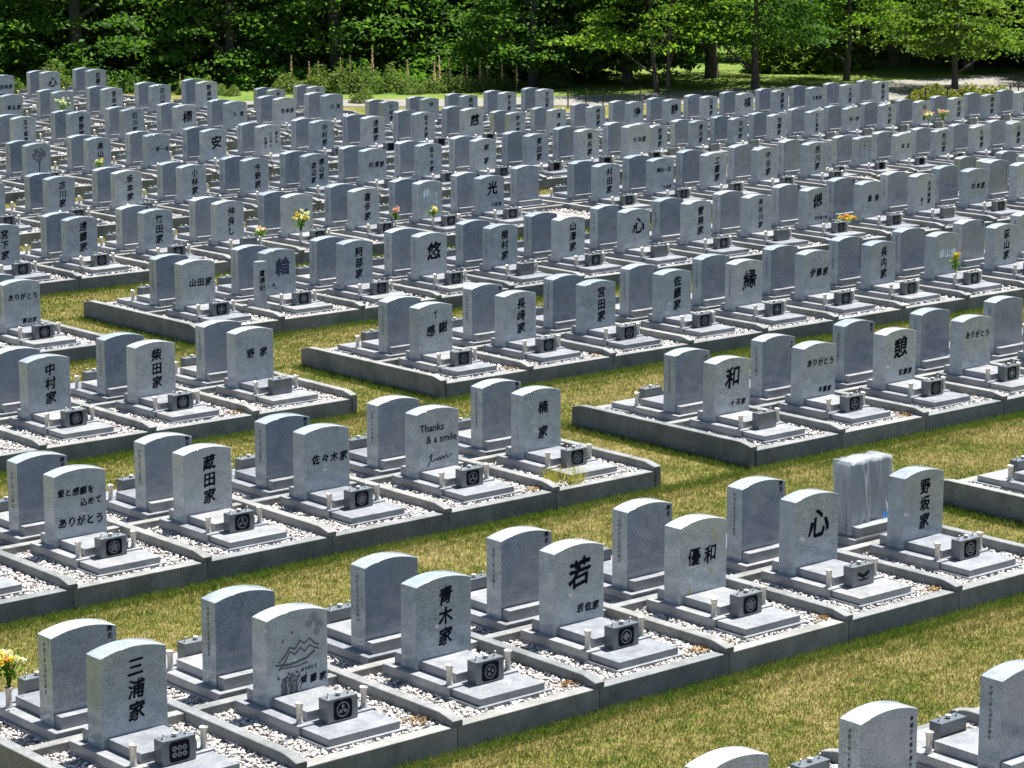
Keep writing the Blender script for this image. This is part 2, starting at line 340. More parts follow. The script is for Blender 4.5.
for k,r in {('a',):['','†','成花|h','松山家','久保家','川藤家'],('b',):['宮澤家','東谷家','河本家','加藤家','五十嵐家','谷一家|h','今井家','山口家','前田家','岡本家','村上家'],('c',):['','澤家','','浄|b','静|b','石黒家','福|b','','玉置家|h','大西家','']}.items():
    for i,t in enumerate(r):
        if t: TXT[(k[0],i)]=('cross1',) if t=='†' else ('hw' if len(t)==4 else 'h',t[:-2]) if t.endswith('|h') else ('big',t[0]) if t.endswith('|b') else ('v' if len(t)>2 else 'v2',t)
COMMON=['佐藤家','鈴木家','高橋家','田中家','渡辺家','山本家','小林家','加藤家','吉田家','斎藤家','松本家','井上家','清水家','林家','森家','阿部家','池田家','橋本家','石川家','藤田家','岡田家','後藤家','近藤家','村上家','遠藤家','青山家']
def items_for(spec):
    k=spec[0]; H=.62
    I=[]; P_=[]; m='ink'; E=[]
    if k=='v': t=spec[1]; n=len(t); I=vert(t,.02,.50,.19 if n<=3 else .145,.208 if n<=3 else .165); d={3:'three vertical characters',4:'four vertical characters'}.get(n,'vertical characters')
    elif k=='v2': I=vert(spec[1],.02,.50,.18,.34); d='two characters'
    elif k=='big': I=[(spec[1],.03,.55,.36)]; d='one large black character'
    elif k=='bigb': I=[(spec[1],.05,.60,.34)]+[('縁',-.16,.28,.06),('心',-.12,.22,.05)]; m='blue'; d='one large blue character'
    elif k=='big2': I=[(spec[1],.0,.62,.32)]+hori(spec[2],.12,.24,.10 if len(spec[2])<4 else .075); d='large character over small line'
    elif k=='h2': I=hori(spec[1],-.02,.5,.2,.24); d='two side by side characters'
    elif k=='hw': I=hori(spec[1],.04,.52,.15,.24); d='two side by side characters'
    elif k=='h': I=hori(spec[1],.04,.5,.155 if len(spec[1])<4 else .13,.17 if len(spec[1])<4 else .145); d='level line of characters'
    elif k=='hp': I=hori(spec[1],.03,.5,.155,.17); m='pale'; d='pale blue characters'
    elif k=='pv': I=[(spec[1],-.12,.66,.2)]+vert('ありがとう',.17,.45,.08); m='pale'; d='pale vertical lettering'
    elif k=='ht': I=hori(spec[1],.02,.62,.12,.118)+hori(spec[2],.13,.2,.09); d='level line of script'
    elif k=='arig': I=hori(spec[1],-.06,.64,.10,.10)+hori(spec[2],.14,.50,.10,.10)+hori(spec[3],0,.28,.13,.125); d='three lines of flowing script'
    elif k=='col': I=vert(spec[1],.12,.5,.12)+vert(spec[2],-.12,.3,.08); d='two uneven vertical columns'
    elif k=='col2': I=vert(spec[1],.14,.52,.16,.18)+vert(spec[2],-.1,.44,.16,.18); d='two vertical text columns'
    elif k=='col3': I=vert(spec[1],.2,.55,.1)+vert(spec[2],.02,.5,.1)+vert(spec[3],-.16,.42,.1); d='three vertical text columns'
    elif k=='cross': I=[('感',-.10,.46,.19),('謝',.15,.50,.19)]; d='small cross above characters'
    elif k=='cross1': I=[]; d='a thin cross in a frame'
    elif k=='draw': I=[]; d='engraved mountain drawing'
    elif k=='h' and spec[1]=='佐々木家':
        for j in range(6): a=j*1.047; ring(bm,.030,.036,.02+.05*math.cos(a),.74+.05*math.sin(a),12,-.0004*j)
        ring(bm,.018,.024,.02,.74,12,-.003)
    elif k=='tree': I=[]; d='an engraved tree drawing'
    elif k=='thanks': I=[]; d='English thanks and signature'
    return I,m,d
FY=SF-.003
def drawn(spec):
    """extra engraved meshes: list of (mesh)"""
    k=spec[0]; out=[]
    def stroke(bm,pts,w):
        for (a,b),(c,d) in zip(pts,pts[1:]):
            l=math.hypot(c-a,d-b) or 1; nx,nz=-(d-b)/l*w,(c-a)/l*w; bm.faces.new([bm.verts.new((q,0,z)) for q,z in ((a-nx,b-nz),(c-nx,d-nz),(c+nx,d+nz),(a+nx,b+nz))])
    bm=bmesh.new(); m='etch'
    if k=='draw':
        r=random.Random(3)
        mt=[(-.22,.42),(-.15,.47),(-.09,.55),(-.03,.52),(.03,.60),(.08,.56),(.14,.60),(.2,.54),(.25,.52)]
        stroke(bm,mt,.008); stroke(bm,[(x,z-.06-.02*math.sin(20*x)) for x,z in mt],.007); stroke(bm,[(-.26,.40),(-.1,.38),(.1,.41),(.2,.47)],.011); stroke(bm,[(-.22,.36),(0,.35),(.12,.37)],.007)
        for i in range(14): x=-.2+r.random()*.2; stroke(bm,[(x,.05),(x+.02,.15+r.random()*.12),(x+.06,.2+r.random()*.1)],.006)
        for i in range(26): x=-.24+r.random()*.26; z=.1+r.random()*.2; ring(bm,0,.013,x,z,6,-.0006*i/26)
        for cx,cz in ((-.17,.62),(-.06,.69)): ring(bm,0,.014,cx,cz,8)
        for cx,cz,rr in ((.19,.80,.05),(.25,.72,.045),(.13,.74,.04),(.22,.65,.035)):
            for j in range(5): a=j*1.26; ring(bm,rr*.35,rr*.45,cx+rr*.6*math.cos(a),cz+rr*.6*math.sin(a),8,-.0005*j)
        stroke(bm,[(.02,.12),(.10,.27)],.005)
    elif k=='tree':
        r=random.Random(5); stroke(bm,[(0,.12),(.02,.4),(.0,.5)],.02); stroke(bm,[(.01,.35),(-.12,.55)],.01); stroke(bm,[(.01,.38),(.14,.58)],.01)
        for i in range(70): a=r.random()*6.28; q=math.sqrt(r.random())*.2; ring(bm,0,.022,q*math.cos(a),.62+q*.75*math.sin(a),6,-.0008*i/70)
    elif k=='cross': m='ink'; stroke(bm,[(0,.66),(0,.80)],.007); stroke(bm,[(-.045,.755),(.045,.762)],.007)
    elif k=='cross1': m='etch'; stroke(bm,[(0,.5),(0,.75)],.012); stroke(bm,[(-.08,.66),(.08,.67)],.012); stroke(bm,[(-.22,.8),(.22,.8),(.22,.15),(-.22,.15),(-.22,.8)],.008)
    elif k=='thanks':
        m='ink'; r=random.Random(9); pts=[(-.18,.14),(-.12,.22),(-.10,.30),(-.14,.27),(-.10,.20),(-.02,.23),(0,.20),(.03,.25),(.05,.20),(.08,.26),(.10,.21),(.14,.27),(.16,.22),(.24,.27)]
        stroke(bm,pts,.006)
    if len(bm.faces): out.append(fin(bm,'engraving',[M[m]]))
    else: bm.free()
    return out
icache={}
def inscription(spec):
    if spec in icache: return icache[spec]
    I,m,d=items_for(spec); out=[]
    if spec[0]=='thanks':
        out.append(('inscription',text_mesh([('Thanks',-.10,.66,.14),('& a smile',.06,.50,.14)],M['ink'],brush=False)))
    elif spec[0]=='draw': out.append(('inscription',text_mesh(hori('齊藤家',.18,.2,.085,.11)+[('ありがとう',.13,.31,.04)],M['ink'])))
    elif I: out.append(('inscription',text_mesh(I,M[m])))
    for e in drawn(spec): out.append(('engraving',e))
    if spec[0]=='h2':
        bm=bmesh.new()
        for cx,cz in ((.15,.74),(.2,.66),(-.2,.12),(.12,.3)):
            for j in range(4): ring(bm,0,.016,cx+.02*math.cos(j*1.57),cz+.02*math.sin(j*1.57),8,-.0005*j)
        out.append(('engraving',fin(bm,'gold_marks',[mottled('gold_marks',(.42,.36,.18),(.5,.42,.22),30)])))
    icache[spec]=(out,d); return icache[spec]
BACKTXT=text_mesh(vert('令和三年七月吉日建立',0,.42,.040,.050),M['etch'],name='date_column')
BACKTXT2=text_mesh(vert('令和二年八月建之',0,.42,.045,.056),M['etch'],name='date_column')
REARTXT=text_mesh(vert('施主',0,.70,.06,.07),M['ink'],name='rear_column')
REARTXT2=text_mesh(vert('平成三十年十月十日',0,.44,.045,.058),M['ink'],name='rear_column')
# ------------------------------------------------------------------ plots
plots=[]   # dict(sec,k,i,pos fn)
def place(sec,k,u0,v0,i,z,rot=0): return dict(sec=sec,k=k,i=i,u0=u0,v0=v0,z=z,rot=rot)
def xy(u0,v0,rot,lu,lv): c,s=math.cos(rot),math.sin(rot); return (u0+lu*c-lv*s)*S,(v0+lu*s+lv*c)*S
blocks=[]
for k,(u,v) in R1K.items():
    blocks.append(('R',k,u,v,0,14,0,None)); e=u-{-1:1.03,0:1.09,1:1.02,2:.977}.get(k,1.0)
    blocks.append(('L',k,e-7,0 if k==0 else v,0,7,0,None))
r2=math.radians(-1.3366)
for k,u,v,n in (('z',23.9,15.85,13),('a',23.7745,19.3445,13),('b',23.6514,23.2394,13),('c',23.2767,26.7423,11),('d',22.8688,30.129,5),('e',22.7005,33.7618,2)):
    blocks.append(('S',k,u,v,0,n,r2,-.7716))
def infr(x,y,z,m=8): a,b,d=px(x,y,z); return -m<a<1024+m and -m<b<768+m
mons=[]; kerbs=[]
for (sec,k,u0,v0,_,n,rot,z0) in blocks:
    vis=[]
    for i in range(n):
        cx,cy=xy(u0,v0,rot,i+.5,D); u,v=cx/S,cy/S
        z=(zt(u,v)+(z0 or 0))*S
        ok=any(infr(*xy(u0,v0,rot,i+a,b),z+h) for a in (0,.5,1) for b in (0,D,2*D) for h in (-.2,0,1))
        if not ok: continue
        vis.append((i,z))
        for side in (0,1):
            lx,ly=(.5,.6) if side==0 else (.5,2*D-.6)
            x,y=xy(u0,v0,rot,i+lx,ly)
            pts=[px(x+a*S,y+b*S,z+h*S) for a in (-.24,.24) for b in (-.4,.35) for h in (0,.57)]
            if max(p[0] for p in pts)<1 or min(p[0] for p in pts)>1023 or max(p[1] for p in pts)<1 or min(p[1] for p in pts)>767: continue
            if (sec,k,i,side) in {('R',4,8,0)} or (k==-1 and side==0): continue
            st=px(x,y,z+.35*S)
            mons.append(dict(sec=sec,k=k,i=i,side=side,x=x,y=y,z=z,rot=rot+(math.pi if side else 0),d=st[2],sx=st[0],sy=st[1]))
    if vis: kerbs.append((sec,k,u0,v0,rot,n,vis))
mons.sort(key=lambda m:m['d'])
print('monuments in view',len(mons))
ORD=['zeroth','first','second','third','fourth','fifth','sixth','seventh','eighth','ninth','tenth','eleventh','twelfth','thirteenth','fourteenth','fifteenth','sixteenth','seventeenth','eighteenth','nineteenth','twentieth','twenty-first','twenty-second','twenty-third','twenty-fourth','twenty-fifth','twenty-sixth','twenty-seventh','twenty-eighth']
SK={'z':1,'a':2,'b':3,'c':4,'d':5,'e':6}
def rowkey(m): return (('S' if m['sec']=='S' else 'M'),m['k'],m['side'])
rows={}
for m in mons: rows.setdefault(rowkey(m),[]).append(m)
for kk,l in rows.items():
    l.sort(key=lambda m:m['sx']); 
    vis=[m for m in l if -15<m['sx']<1039]
    for j,m in enumerate([m for m in l]): m['ord']=j+1
krows={0:sorted({kk[1] for kk in rows if kk[0]=='M' and kk[2]==0}),1:sorted({kk[1] for kk in rows if kk[0]=='M' and kk[2]==1})}
def spec_for(m):
    sec,k,i=m['sec'],m['k'],m['i']
    if sec=='S': s=TXT.get((k,i))
    elif sec=='R': s=TXT.get((k,'R',i))
    else:
        if k==0: s=TXT.get((0,i-2))
        elif k==1: s=TXT.get((1,i-2))
        elif k==2: s=TXT.get((2,i-3))
        elif k==3: s=TXT.get((3,'L',i-7))
        else: s=None
    if s is None:
        t=COMMON[(i*7+(k if isinstance(k,int) else ord(k))*5)%len(COMMON)]; s=('v',t) if len(t)>2 else ('v2',t)
    return s
KINDS=['diamond','tomoe','flower','leaf','bars','flower','leaf',None]
fixed={(0,-2):'coins',(0,-1):'leaf',(0,0):'tomoe',(0,1):'diamond',(0,2):'flower',(0,3):'chev',(0,4):'bars'}
def build(m,r):
    root=empty('grave_monument',(m['x']+r.uniform(-.008,.008),m['y']+r.uniform(-.008,.008),m['z']),m['rot']+r.uniform(-.006,.006))
    far=m['d']>38*S; vfar=m['d']>46*S
    sh=SB if True else 0
    stone=STONE
    if (m['sec'],m['k'],m['i'])==('R',5,13) and m['side']==0: stone=STONE_WIDE
    elif r.random()<.12: stone=STONE_REC
    link('footing',FOOT,root); link('plinth',PLINTH,root); link('front_slab',SLAB,root); link('offering_step',PLAT,root); link('rear_block',REAR,root)
    hs=link('headstone',stone,root,loc=(0,SF,SB-.001)); 
    desc='seen from behind'
    if m['side']==0:
        parts,desc=inscription(spec_for(m))
        for nme,me in parts: link(nme,me,hs,loc=(0,-.003,.0))
        if not vfar and m['k'] not in (0,1) and r.random()<.15:
            t=link('date_column',BACKTXT,hs,loc=(-HW-.002,TH*.5,.1)); t.rotation_euler=(0,0,-math.pi/2)
    else:
        if not vfar:
            t=link('date_column',BACKTXT if r.random()<.5 else BACKTXT2,hs,loc=(HW+.002,TH*.5,.12)); t.rotation_euler=(0,0,math.pi/2)
            if r.random()<.6: t=link('rear_column',REARTXT2 if r.random()<.5 else REARTXT,hs,loc=(-HW*.78,TH+.003,.1)); t.rotation_euler=(0,0,math.pi)
    if not (m['k']==6 and m['i']%5==4):
        b=link('incense_box',BOX,root)
        kd=fixed.get((m['k'],m['i']-2)) if (m['sec']=='L' and m['k']==0 and m['side']==0) else r.choice(KINDS)
        if kd=='chev': link('crest',CHEV,b,loc=(0,CY,CZ))
        elif kd and not vfar and m['side']==0:
            c=link('crest',CFIELD,b,loc=(0,CY,CZ))
            if not far: link('emblem',CREST[kd],b,loc=(0,CY,CZ))
        if not vfar:
            yb=(BX[2]+BX[3])/2
            link('incense_cup',CUP,b,loc=(0,yb,BX[5])); 
            link('candle_stand',CANDLE,b,loc=(-.12,yb,BX[5])); link('candle_stand',CANDLE,b,loc=(.12,yb,BX[5]))
    for sx in (-1,1): link('flower_vase',VASE,root,loc=(sx*.207*S,rel(.43),.0628*S+.0005))
    hs.rotation_euler=(r.uniform(-.004,.004),r.uniform(-.005,.005),r.uniform(-.008,.008)); m['root']=root; m['hs']=hs
    n=ORD[m['ord']]
    if m['sec']=='S':
        row=ORD[SK[m['k']]]
        lab=(f"headstone with {desc}, {n} from left, {row} far right front row" if m['side']==0 else f"blank rear of headstone, {n} from left, {row} far right rear-facing row")
    else:
        row=ORD[krows[m['side']].index(m['k'])+1]
        lab=(f"headstone with {desc}, {n} from left, {row} front-facing row from bottom" if m['side']==0 else f"headstone seen from behind, {n} from left, {row} rear-facing row from bottom")
    if m['sec']=='L' and m['k']==0 and m['i']==6 and m['side']==1: lab='headstone seen from behind, wrapped in clear plastic sheet, nearest full rear-facing row'
    tag(root,lab,'gravestone','granite grave monuments in double rows')
r=random.Random(11)
LIM=298
for m in mons[:LIM]: build(m,r)
rest=mons[LIM:]
if rest:       # past the three hundred largest: the rest as one mesh
    VV=[];FF=[];MI=[]; mats=[M['polish'],M['rear'],M['base'],M['ink'],M['steel']]
    mi={x.name:j for j,x in enumerate(mats)}
    def add(me,mat4,mlist):
        n=len(VV); VV.extend([tuple(mat4@v.co) for v in me.vertices])
        for p in me.polygons: FF.append(tuple(n+q for q in p.vertices)); MI.append(mlist[p.material_index])
    for m in rest:
        T=Matrix.Translation((m['x'],m['y'],m['z']))@Matrix.Rotation(m['rot'],4,'Z'); H=T@Matrix.Translation((0,SF,SB))
        add(STONE,H,[0,1])
        for q in (FOOT,PLINTH,SLAB,PLAT,REAR): add(q,T,[2])
        add(BOX,T,[0])
        for sx in (-1,1): add(VASE,T@Matrix.Translation((sx*.207*S,rel(.43),.0628*S)),[4])
        if m['side']==0:
            I,mm,_=items_for(spec_for(m))
            if I: add(text_mesh(I,M['ink']),H@Matrix.Translation((0,-.003,0)),[3])
    me=bpy.data.meshes.new('far_monuments'); me.from_pydata(VV,[],FF)
    for q in mats: me.materials.append(q)
    me.polygons.foreach_set('material_index',MI)
    tag(link('distant_grave_monuments',me),'smallest grey headstones of the farthest rows beside the road','gravestones',kind='stuff')
# ------------------------------------------------------------------ kerbs
KF=[boxes('kerb_front',[(.004,S-.004,0,.085*S,(ZG-.05)*S,0)],M['kerb'],.008)]
KM=boxes('kerb_middle',[(.036*S,S-.036*S,(D-.034)*S,(D+.034)*S,-.06*S,.045*S)],M['kerb'],.008)
def divider(end):
    bm=bmesh.new(); zb=(ZG-.05)*S if end else -.06*S; kb=zb if end else .003
    L=2*D*S; e=0.0
    half=[(0,kb),(0,.030*S),(.012,.034*S),(.10*S,.055*S),(.12*S,.0575*S)]
    prof=half+[(L-y,z) for y,z in half[::-1]]
    if not end: prof+=[(L-.088*S,.003),(L-.088*S,zb),(.088*S,zb),(.088*S,.003)]
    w=.034*S
    a=[bm.verts.new((-w,y,z)) for y,z in prof]; b=[bm.verts.new((w,y,z)) for y,z in prof]; bm.faces.new(a); bm.faces.new(b[::-1]); n=len(prof)
    for i in range(n): bm.faces.new((a[i],b[i],b[(i+1)%n],a[(i+1)%n]))
    bmesh.ops.recalc_face_normals(bm,faces=bm.faces)
    es=[x for x in bm.edges if abs(x.verts[0].co.x-x.verts[1].co.x)<1e-5 and min(x.verts[0].co.z,x.verts[1].co.z)>.02]
    bmesh.ops.bevel(bm,geom=es,offset=.006,segments=1,affect='EDGES')
    return fin(bm,'divider_kerb',[M['kerb']])
DIV=divider(False); DEND=divider(True)
gv=[];gf=[]; peb=[]; psc=[]
def names_k(sec,k):
    if sec=='S': return f"granite kerb edging the {ORD[SK[k]]} plot row of the far right group"
    return f"granite kerb edging the {ORD[k+2]} grave block from bottom, {'right' if sec=='R' else 'left'} of the grass path"
KLAB={}
for sec,k,u0,v0,rot,n,vis in kerbs:
    i0=vis[0][0]; x0,y0=xy(u0,v0,rot,i0,0)
    root=empty('plot_kerb',(x0,y0,vis[0][1]),rot); tag(root,names_k(sec,k),'kerb','granite kerbs around the grave blocks')
    zb=vis[0][1]
    for j,(i,z) in enumerate(vis):
        if j and zt: pass
        dx=(i-i0)*S; dz=z-zb
        link('kerb_stone',KF[0],root,loc=(dx,0,dz))
        o=link('kerb_stone',KF[0],root,loc=(dx+S,2*D*S,dz)); o.rotation_euler=(0,0,math.pi)
        link('middle_kerb',KM,root,loc=(dx,0,dz))
        link('divider_kerb',DEND if i==0 else DIV,root,loc=(dx,0,dz+.0005))
        if j==len(vis)-1: link('divider_kerb',DEND if i==n-1 else DIV,root,loc=(dx+S,0,dz+.0005))
        # gravel bed + pebbles
        for (a,b) in ((.08,D-.03),(D+.03,2*D-.08)):
            nv=len(gv)
            for lu,lv in ((.02,a),(.98,a),(.98,b),(.02,b)):
                X,Y=xy(u0,v0,rot,i+lu,lv); gv.append((X,Y,z-.022*S*.6))
            gf.append((nv,nv+1,nv+2,nv+3))
            dd=px(*xy(u0,v0,rot,i+.5,(a+b)/2),z)[2]/S
            cnt=int(2300 if dd<20 else 1400 if dd<27 else 420 if dd<36 else 150); sc_=1.0 if dd<20 else 1.15 if dd<27 else 1.5 if dd<36 else 2.2
            lu=rng.uniform(.03,.97,cnt); lv=rng.uniform(a,b,cnt)
            fv=lv if a<.5 else 2*D-lv
            keep=~((lu>.255)&(lu<.745)&(fv>.14)&(fv<.965)); 
            edge=(fv<.10)
            lu,lv=lu[keep],lv[keep]
            c_,s_=math.cos(rot),math.sin(rot)
            X=(u0+(i+lu)*c_-lv*s_)*S; Y=(v0+(i+lu)*s_+lv*c_)*S; Z=z-.010+rng.uniform(-.006,.010,len(lu))
            peb.append(np.stack([X,Y,Z],1)); psc.append(np.full(len(lu),sc_)*rng.uniform(.7,1.35,len(lu)))
gm=bpy.data.meshes.new('gravel'); gm.from_pydata(gv,[],gf); gm.materials.append(M['gravel']); tag(link('gravel_bed',gm),'pale gravel bed inside the granite kerbs','gravel',kind='stuff')
peb=np.concatenate(peb); psc=np.concatenate(psc); print('pebbles',len(peb))
pm=bpy.data.meshes.new('pebbles'); pm.vertices.add(len(peb)); pm.vertices.foreach_set('co',peb.astype(np.float32).ravel()); a=pm.attributes.new('psc','FLOAT','POINT'); a.data.foreach_set('value',psc.astype(np.float32))
pm.materials.append(M['pebble'])
po=link('pebbles',pm); tag(po,'white and cream pebbles scattered around the headstone bases','pebbles',kind='stuff')
ng=bpy.data.node_groups.new('scatter','GeometryNodeTree'); ng.interface.new_socket('Geometry',in_out='INPUT',socket_type='NodeSocketGeometry'); ng.interface.new_socket('Geometry',in_out='OUTPUT',socket_type='NodeSocketGeometry')
N=ng.nodes; gi=N.new('NodeGroupInput'); gout=N.new('NodeGroupOutput'); ip=N.new('GeometryNodeInstanceOnPoints'); ico=N.new('GeometryNodeMeshIcoSphere'); ico.inputs['Radius'].default_value=.0185; ico.inputs['Subdivisions'].default_value=1
sm=N.new('GeometryNodeSetMaterial'); sm.inputs['Material'].default_value=M['pebble']; tr=N.new('GeometryNodeTransform'); tr.inputs['Scale'].default_value=(1.15,.85,.62)
rv=N.new('FunctionNodeRandomValue'); rv.data_type='FLOAT_VECTOR'; rv.inputs[0].default_value=(-.5,-.5,0); rv.inputs[1].default_value=(.5,.5,6.28)
na=N.new('GeometryNodeInputNamedAttribute'); na.data_type='FLOAT'; na.inputs['Name'].default_value='psc'
L=ng.links; L.new(ico.outputs[0],tr.inputs[0]); L.new(tr.outputs[0],sm.inputs[0]); L.new(sm.outputs[0],ip.inputs['Instance']); L.new(gi.outputs[0],ip.inputs['Points']); L.new(rv.outputs[0],ip.inputs['Rotation']); L.new(na.outputs[0],ip.inputs['Scale']); L.new(ip.outputs[0],gout.inputs[0])
md=po.modifiers.new('scatter','NODES'); md.node_group=ng
# ------------------------------------------------------------------ grass blades
def blades(P,h,w,lush,name,label):
    n=len(P); ang=rng.uniform(0,2*math.pi,n); lean=rng.normal(0,.45,(n,2))*h[:,None]
    dx=np.cos(ang)*w/2; dy=np.sin(ang)*w/2
    V=np.empty((n,3,3)); V[:,0]=P+np.stack([dx,dy,np.zeros(n)],1); V[:,1]=P-np.stack([dx,dy,np.zeros(n)],1); V[:,2]=P+np.stack([lean[:,0],lean[:,1],h],1)
    me=np_mesh(name,V.reshape(-1,3),np.arange(3*n).reshape(-1,3),M['blade'],{'lush':np.repeat(lush,3)})
    return tag(link(name,me),label,'grass',kind='stuff')
gu={k:v for k,v in R1K.items()}
def gz(u,v): return .01*(.0121*np.maximum(v-3,0)**2+.0155*np.maximum(np.minimum(u,19.5)-5,0)**2)+ZG
PP=[];HH=[];WW=[];LL=[]
def strip(v0,v1,u0,u1,dens,h,w,lush=0,kv=None):
    n=int((v1-v0)*(u1-u0)*S*S*dens); u=rng.uniform(u0,u1,n); v=rng.uniform(v0,v1,n)
    P=np.stack([u*S,v*S,gz(u,v)*S-.003],1)
    # keep what the photograph's neighbourhood can see
    Q=P-np.array(CP); d=Q@np.array(FW); X=512+F*(Q@np.array(RT))/d; Y=384-F*(Q@np.array(UP))/d
    ok=(X>-90)&(X<1114)&(Y>-60)&(Y<830)
    P=P[ok]; n=len(P); PP.append(P); HH.append(h*rng.uniform(.5,1.35,n)); WW.append(np.full(n,w)*rng.uniform(.7,1.3,n)); LL.append(np.clip(lush+rng.normal(0,.15,n),0,1) if lush else np.zeros(n))
ks=sorted(R1K)
for k in ks[:7]:
    v=R1K[k][1]; nxt=R1K[k+1][1] if k!=-1 else 0.0; a,b=v+2*D+.0,nxt
    dd={-1:2600,0:2200,1:1800,2:1300,3:900,4:600,5:400}[k]; w={-1:.008,0:.008,1:.009,2:.011,3:.014,4:.018,5:.02}[k]
    strip(a,b,-6,19,dd,.045,w)
    if k<4:
        strip(b-.13,b,-6,19,dd*1.6,.075,w*1.1,.8); strip(b-.34,b-.13,-6,19,dd*.5,.06,w,.5); strip(a,a+.12,-6,19,dd,.06,w,.5)
        e=R1K[k+1][0]; strip(b,b+2*D,e-1.0,e-.03,dd*.8,.045,w); strip(b,b+2*D,e-.16,e-.035,dd*1.8,.085,w*1.1,.75); strip(b,b+2*D,e-.97,e-.87,dd,.06,w,.6)
strip(-1.6,-.0,-6,19,100,.05,.008,.3)
PP=np.concatenate(PP);HH=np.concatenate(HH);WW=np.concatenate(WW);LL=np.concatenate(LL); print('blades',len(PP))
blades(PP,HH,WW,LL,'grass','short yellowing grass between the grave rows, greener along the kerbs')
# ------------------------------------------------------------------ road and far verge
def ribbon(pts,w,z,name,m):
    V=[];Fs=[]
    for i,(a,b) in enumerate(pts):
        p=Vector(pts[max(i-1,0)]); q=Vector(pts[min(i+1,len(pts)-1)]); t=(q-p).normalized(); nrm=Vector((t.y,-t.x))
        V+=[(a*S,b*S,z),((a+nrm.x*w)*S,(b+nrm.y*w)*S,z)]
    for i in range(len(pts)-1): Fs.append((2*i,2*i+1,2*i+3,2*i+2))
    me=bpy.data.meshes.new(name); me.from_pydata(V,[],Fs); me.materials.append(m); return tag(link(name,me),kind='structure')
def atpx(x,y,z=None):
    r=FW+RT*((x-512)/F)+UP*((384-y)/F); z=LOW if z is None else z
    for _ in range(12):
        t=(z-CP[2])/r.z; u,v=(CP[0]+r.x*t)/S,(CP[1]+r.y*t)/S; z=ground(u,v)*S
    return u,v
def road(far,near):
    V=[];Fs=[]
    for (a,b),(c,d) in zip(far,near):
        for q in range(7):
            u=a+(c-a)*q/6; v=b+(d-b)*q/6; V.append((u*S,v*S,ground(u,v)*S+.02))
    for i in range(len(far)-1):
        for q in range(6): Fs.append((7*i+q,7*i+q+1,7*i+8+q,7*i+7+q))
    me=bpy.data.meshes.new('road'); me.from_pydata(V,[],Fs); me.materials.append(M['road']); return tag(link('road',me),kind='structure')

E_=[atpx(*p) for p in ((200,103),(300,100),(445,99.5),(557,96.5),(620,95),(672,92.5),(780,87),(893,81),(960,77),(1024,72.5),(1100,66))]
N_=[atpx(*p) for p in ((200,110),(300,107),(445,107),(557,106),(620,106),(672,105),(780,103),(893,100),(960,96.5),(1024,92),(1100,87))]
def dense(l): return [((1-t)*a[0]+t*b[0],(1-t)*a[1]+t*b[1]) for a,b in zip(l,l[1:]) for t in (0,.34,.67)]+[l[-1]]
road(dense(E_),dense(N_))
def far_lawn(l):
    m,n,b=mat('green_turf'); g=nd(n,'ShaderNodeNewGeometry').outputs['Position']; a=noise(n,.5,6,g,.65); a2=noise(n,9,4,g,.7); x=mix(n,'MIX',.4,a.outputs[0],a2.outputs[0]); r=ramp(n,x,[(.35,(.05,.10,.014)),(.5,(.10,.155,.03)),(.66,(.19,.20,.055))])  # greener, less dry grass beyond the road
    n.links.new(r.outputs[0],b.inputs['Base Color']); b.inputs['Roughness'].default_value=1; b.inputs['Specular IOR Level'].default_value=.1
    V=[];Fs=[]; K=[0,.5,1,1.7,2.5,3.5,5,7,10,14,20,30,45,70]
    for u,v in l:
        for d_ in K: V.append(((u+.65*d_)*S,(v+.76*d_)*S,ground(u+.65*d_,v+.76*d_)*S+.012))
    k=len(K)
    for i in range(len(l)-1):
        for j in range(k-1): Fs.append((k*i+j,k*i+k+j,k*i+k+j+1,k*i+j+1))
    me=bpy.data.meshes.new('far_lawn'); me.from_pydata(V,[],Fs); me.materials.append(m); tag(link('far_lawn',me),kind='structure')
far_lawn(dense(E_))
# ------------------------------------------------------------------ trees
def leaf_quads(cent,size,up=.35):
    n=len(cent); d=rng.normal(0,1,(n,3)); d[:,2]+=up*2; d/=np.linalg.norm(d,axis=1)[:,None]
    a=np.cross(d,rng.normal(0,1,(n,3))); a/=np.linalg.norm(a,axis=1)[:,None]; b=np.cross(d,a)
    s=size[:,None]; V=np.empty((n,4,3)); V[:,0]=cent-a*s; V[:,1]=cent+b*s*.55+d*s*.15; V[:,2]=cent+a*s; V[:,3]=cent-b*s*.55+d*s*.15
    return V.reshape(-1,3),np.arange(4*n).reshape(-1,4)
def crown_pts(R,zc,rz,ncl,per,cl,low=-1):
    out=[]
    dirs=rng.normal(0,1,(ncl*3,3)); dirs/=np.linalg.norm(dirs,axis=1)[:,None]; dirs=dirs[dirs[:,2]>low][:ncl]
    lob=1+.22*np.sin(3*np.arctan2(dirs[:,1],dirs[:,0])+rng.uniform(0,6))+rng.normal(0,.10,len(dirs))
    rr=lob*rng.uniform(.45,1,len(dirs))**.5
    c=dirs*rr[:,None]*np.array([R,R,rz]); c[:,2]+=zc
    for q in c:
        k=int(per*rng.uniform(.5,1.4)); p=rng.normal(0,1,(k,3))*np.array([cl,cl,cl*.2]); p[:,2]-=.25*(p[:,0]**2+p[:,1]**2); out.append(q+p)
    return np.concatenate(out)
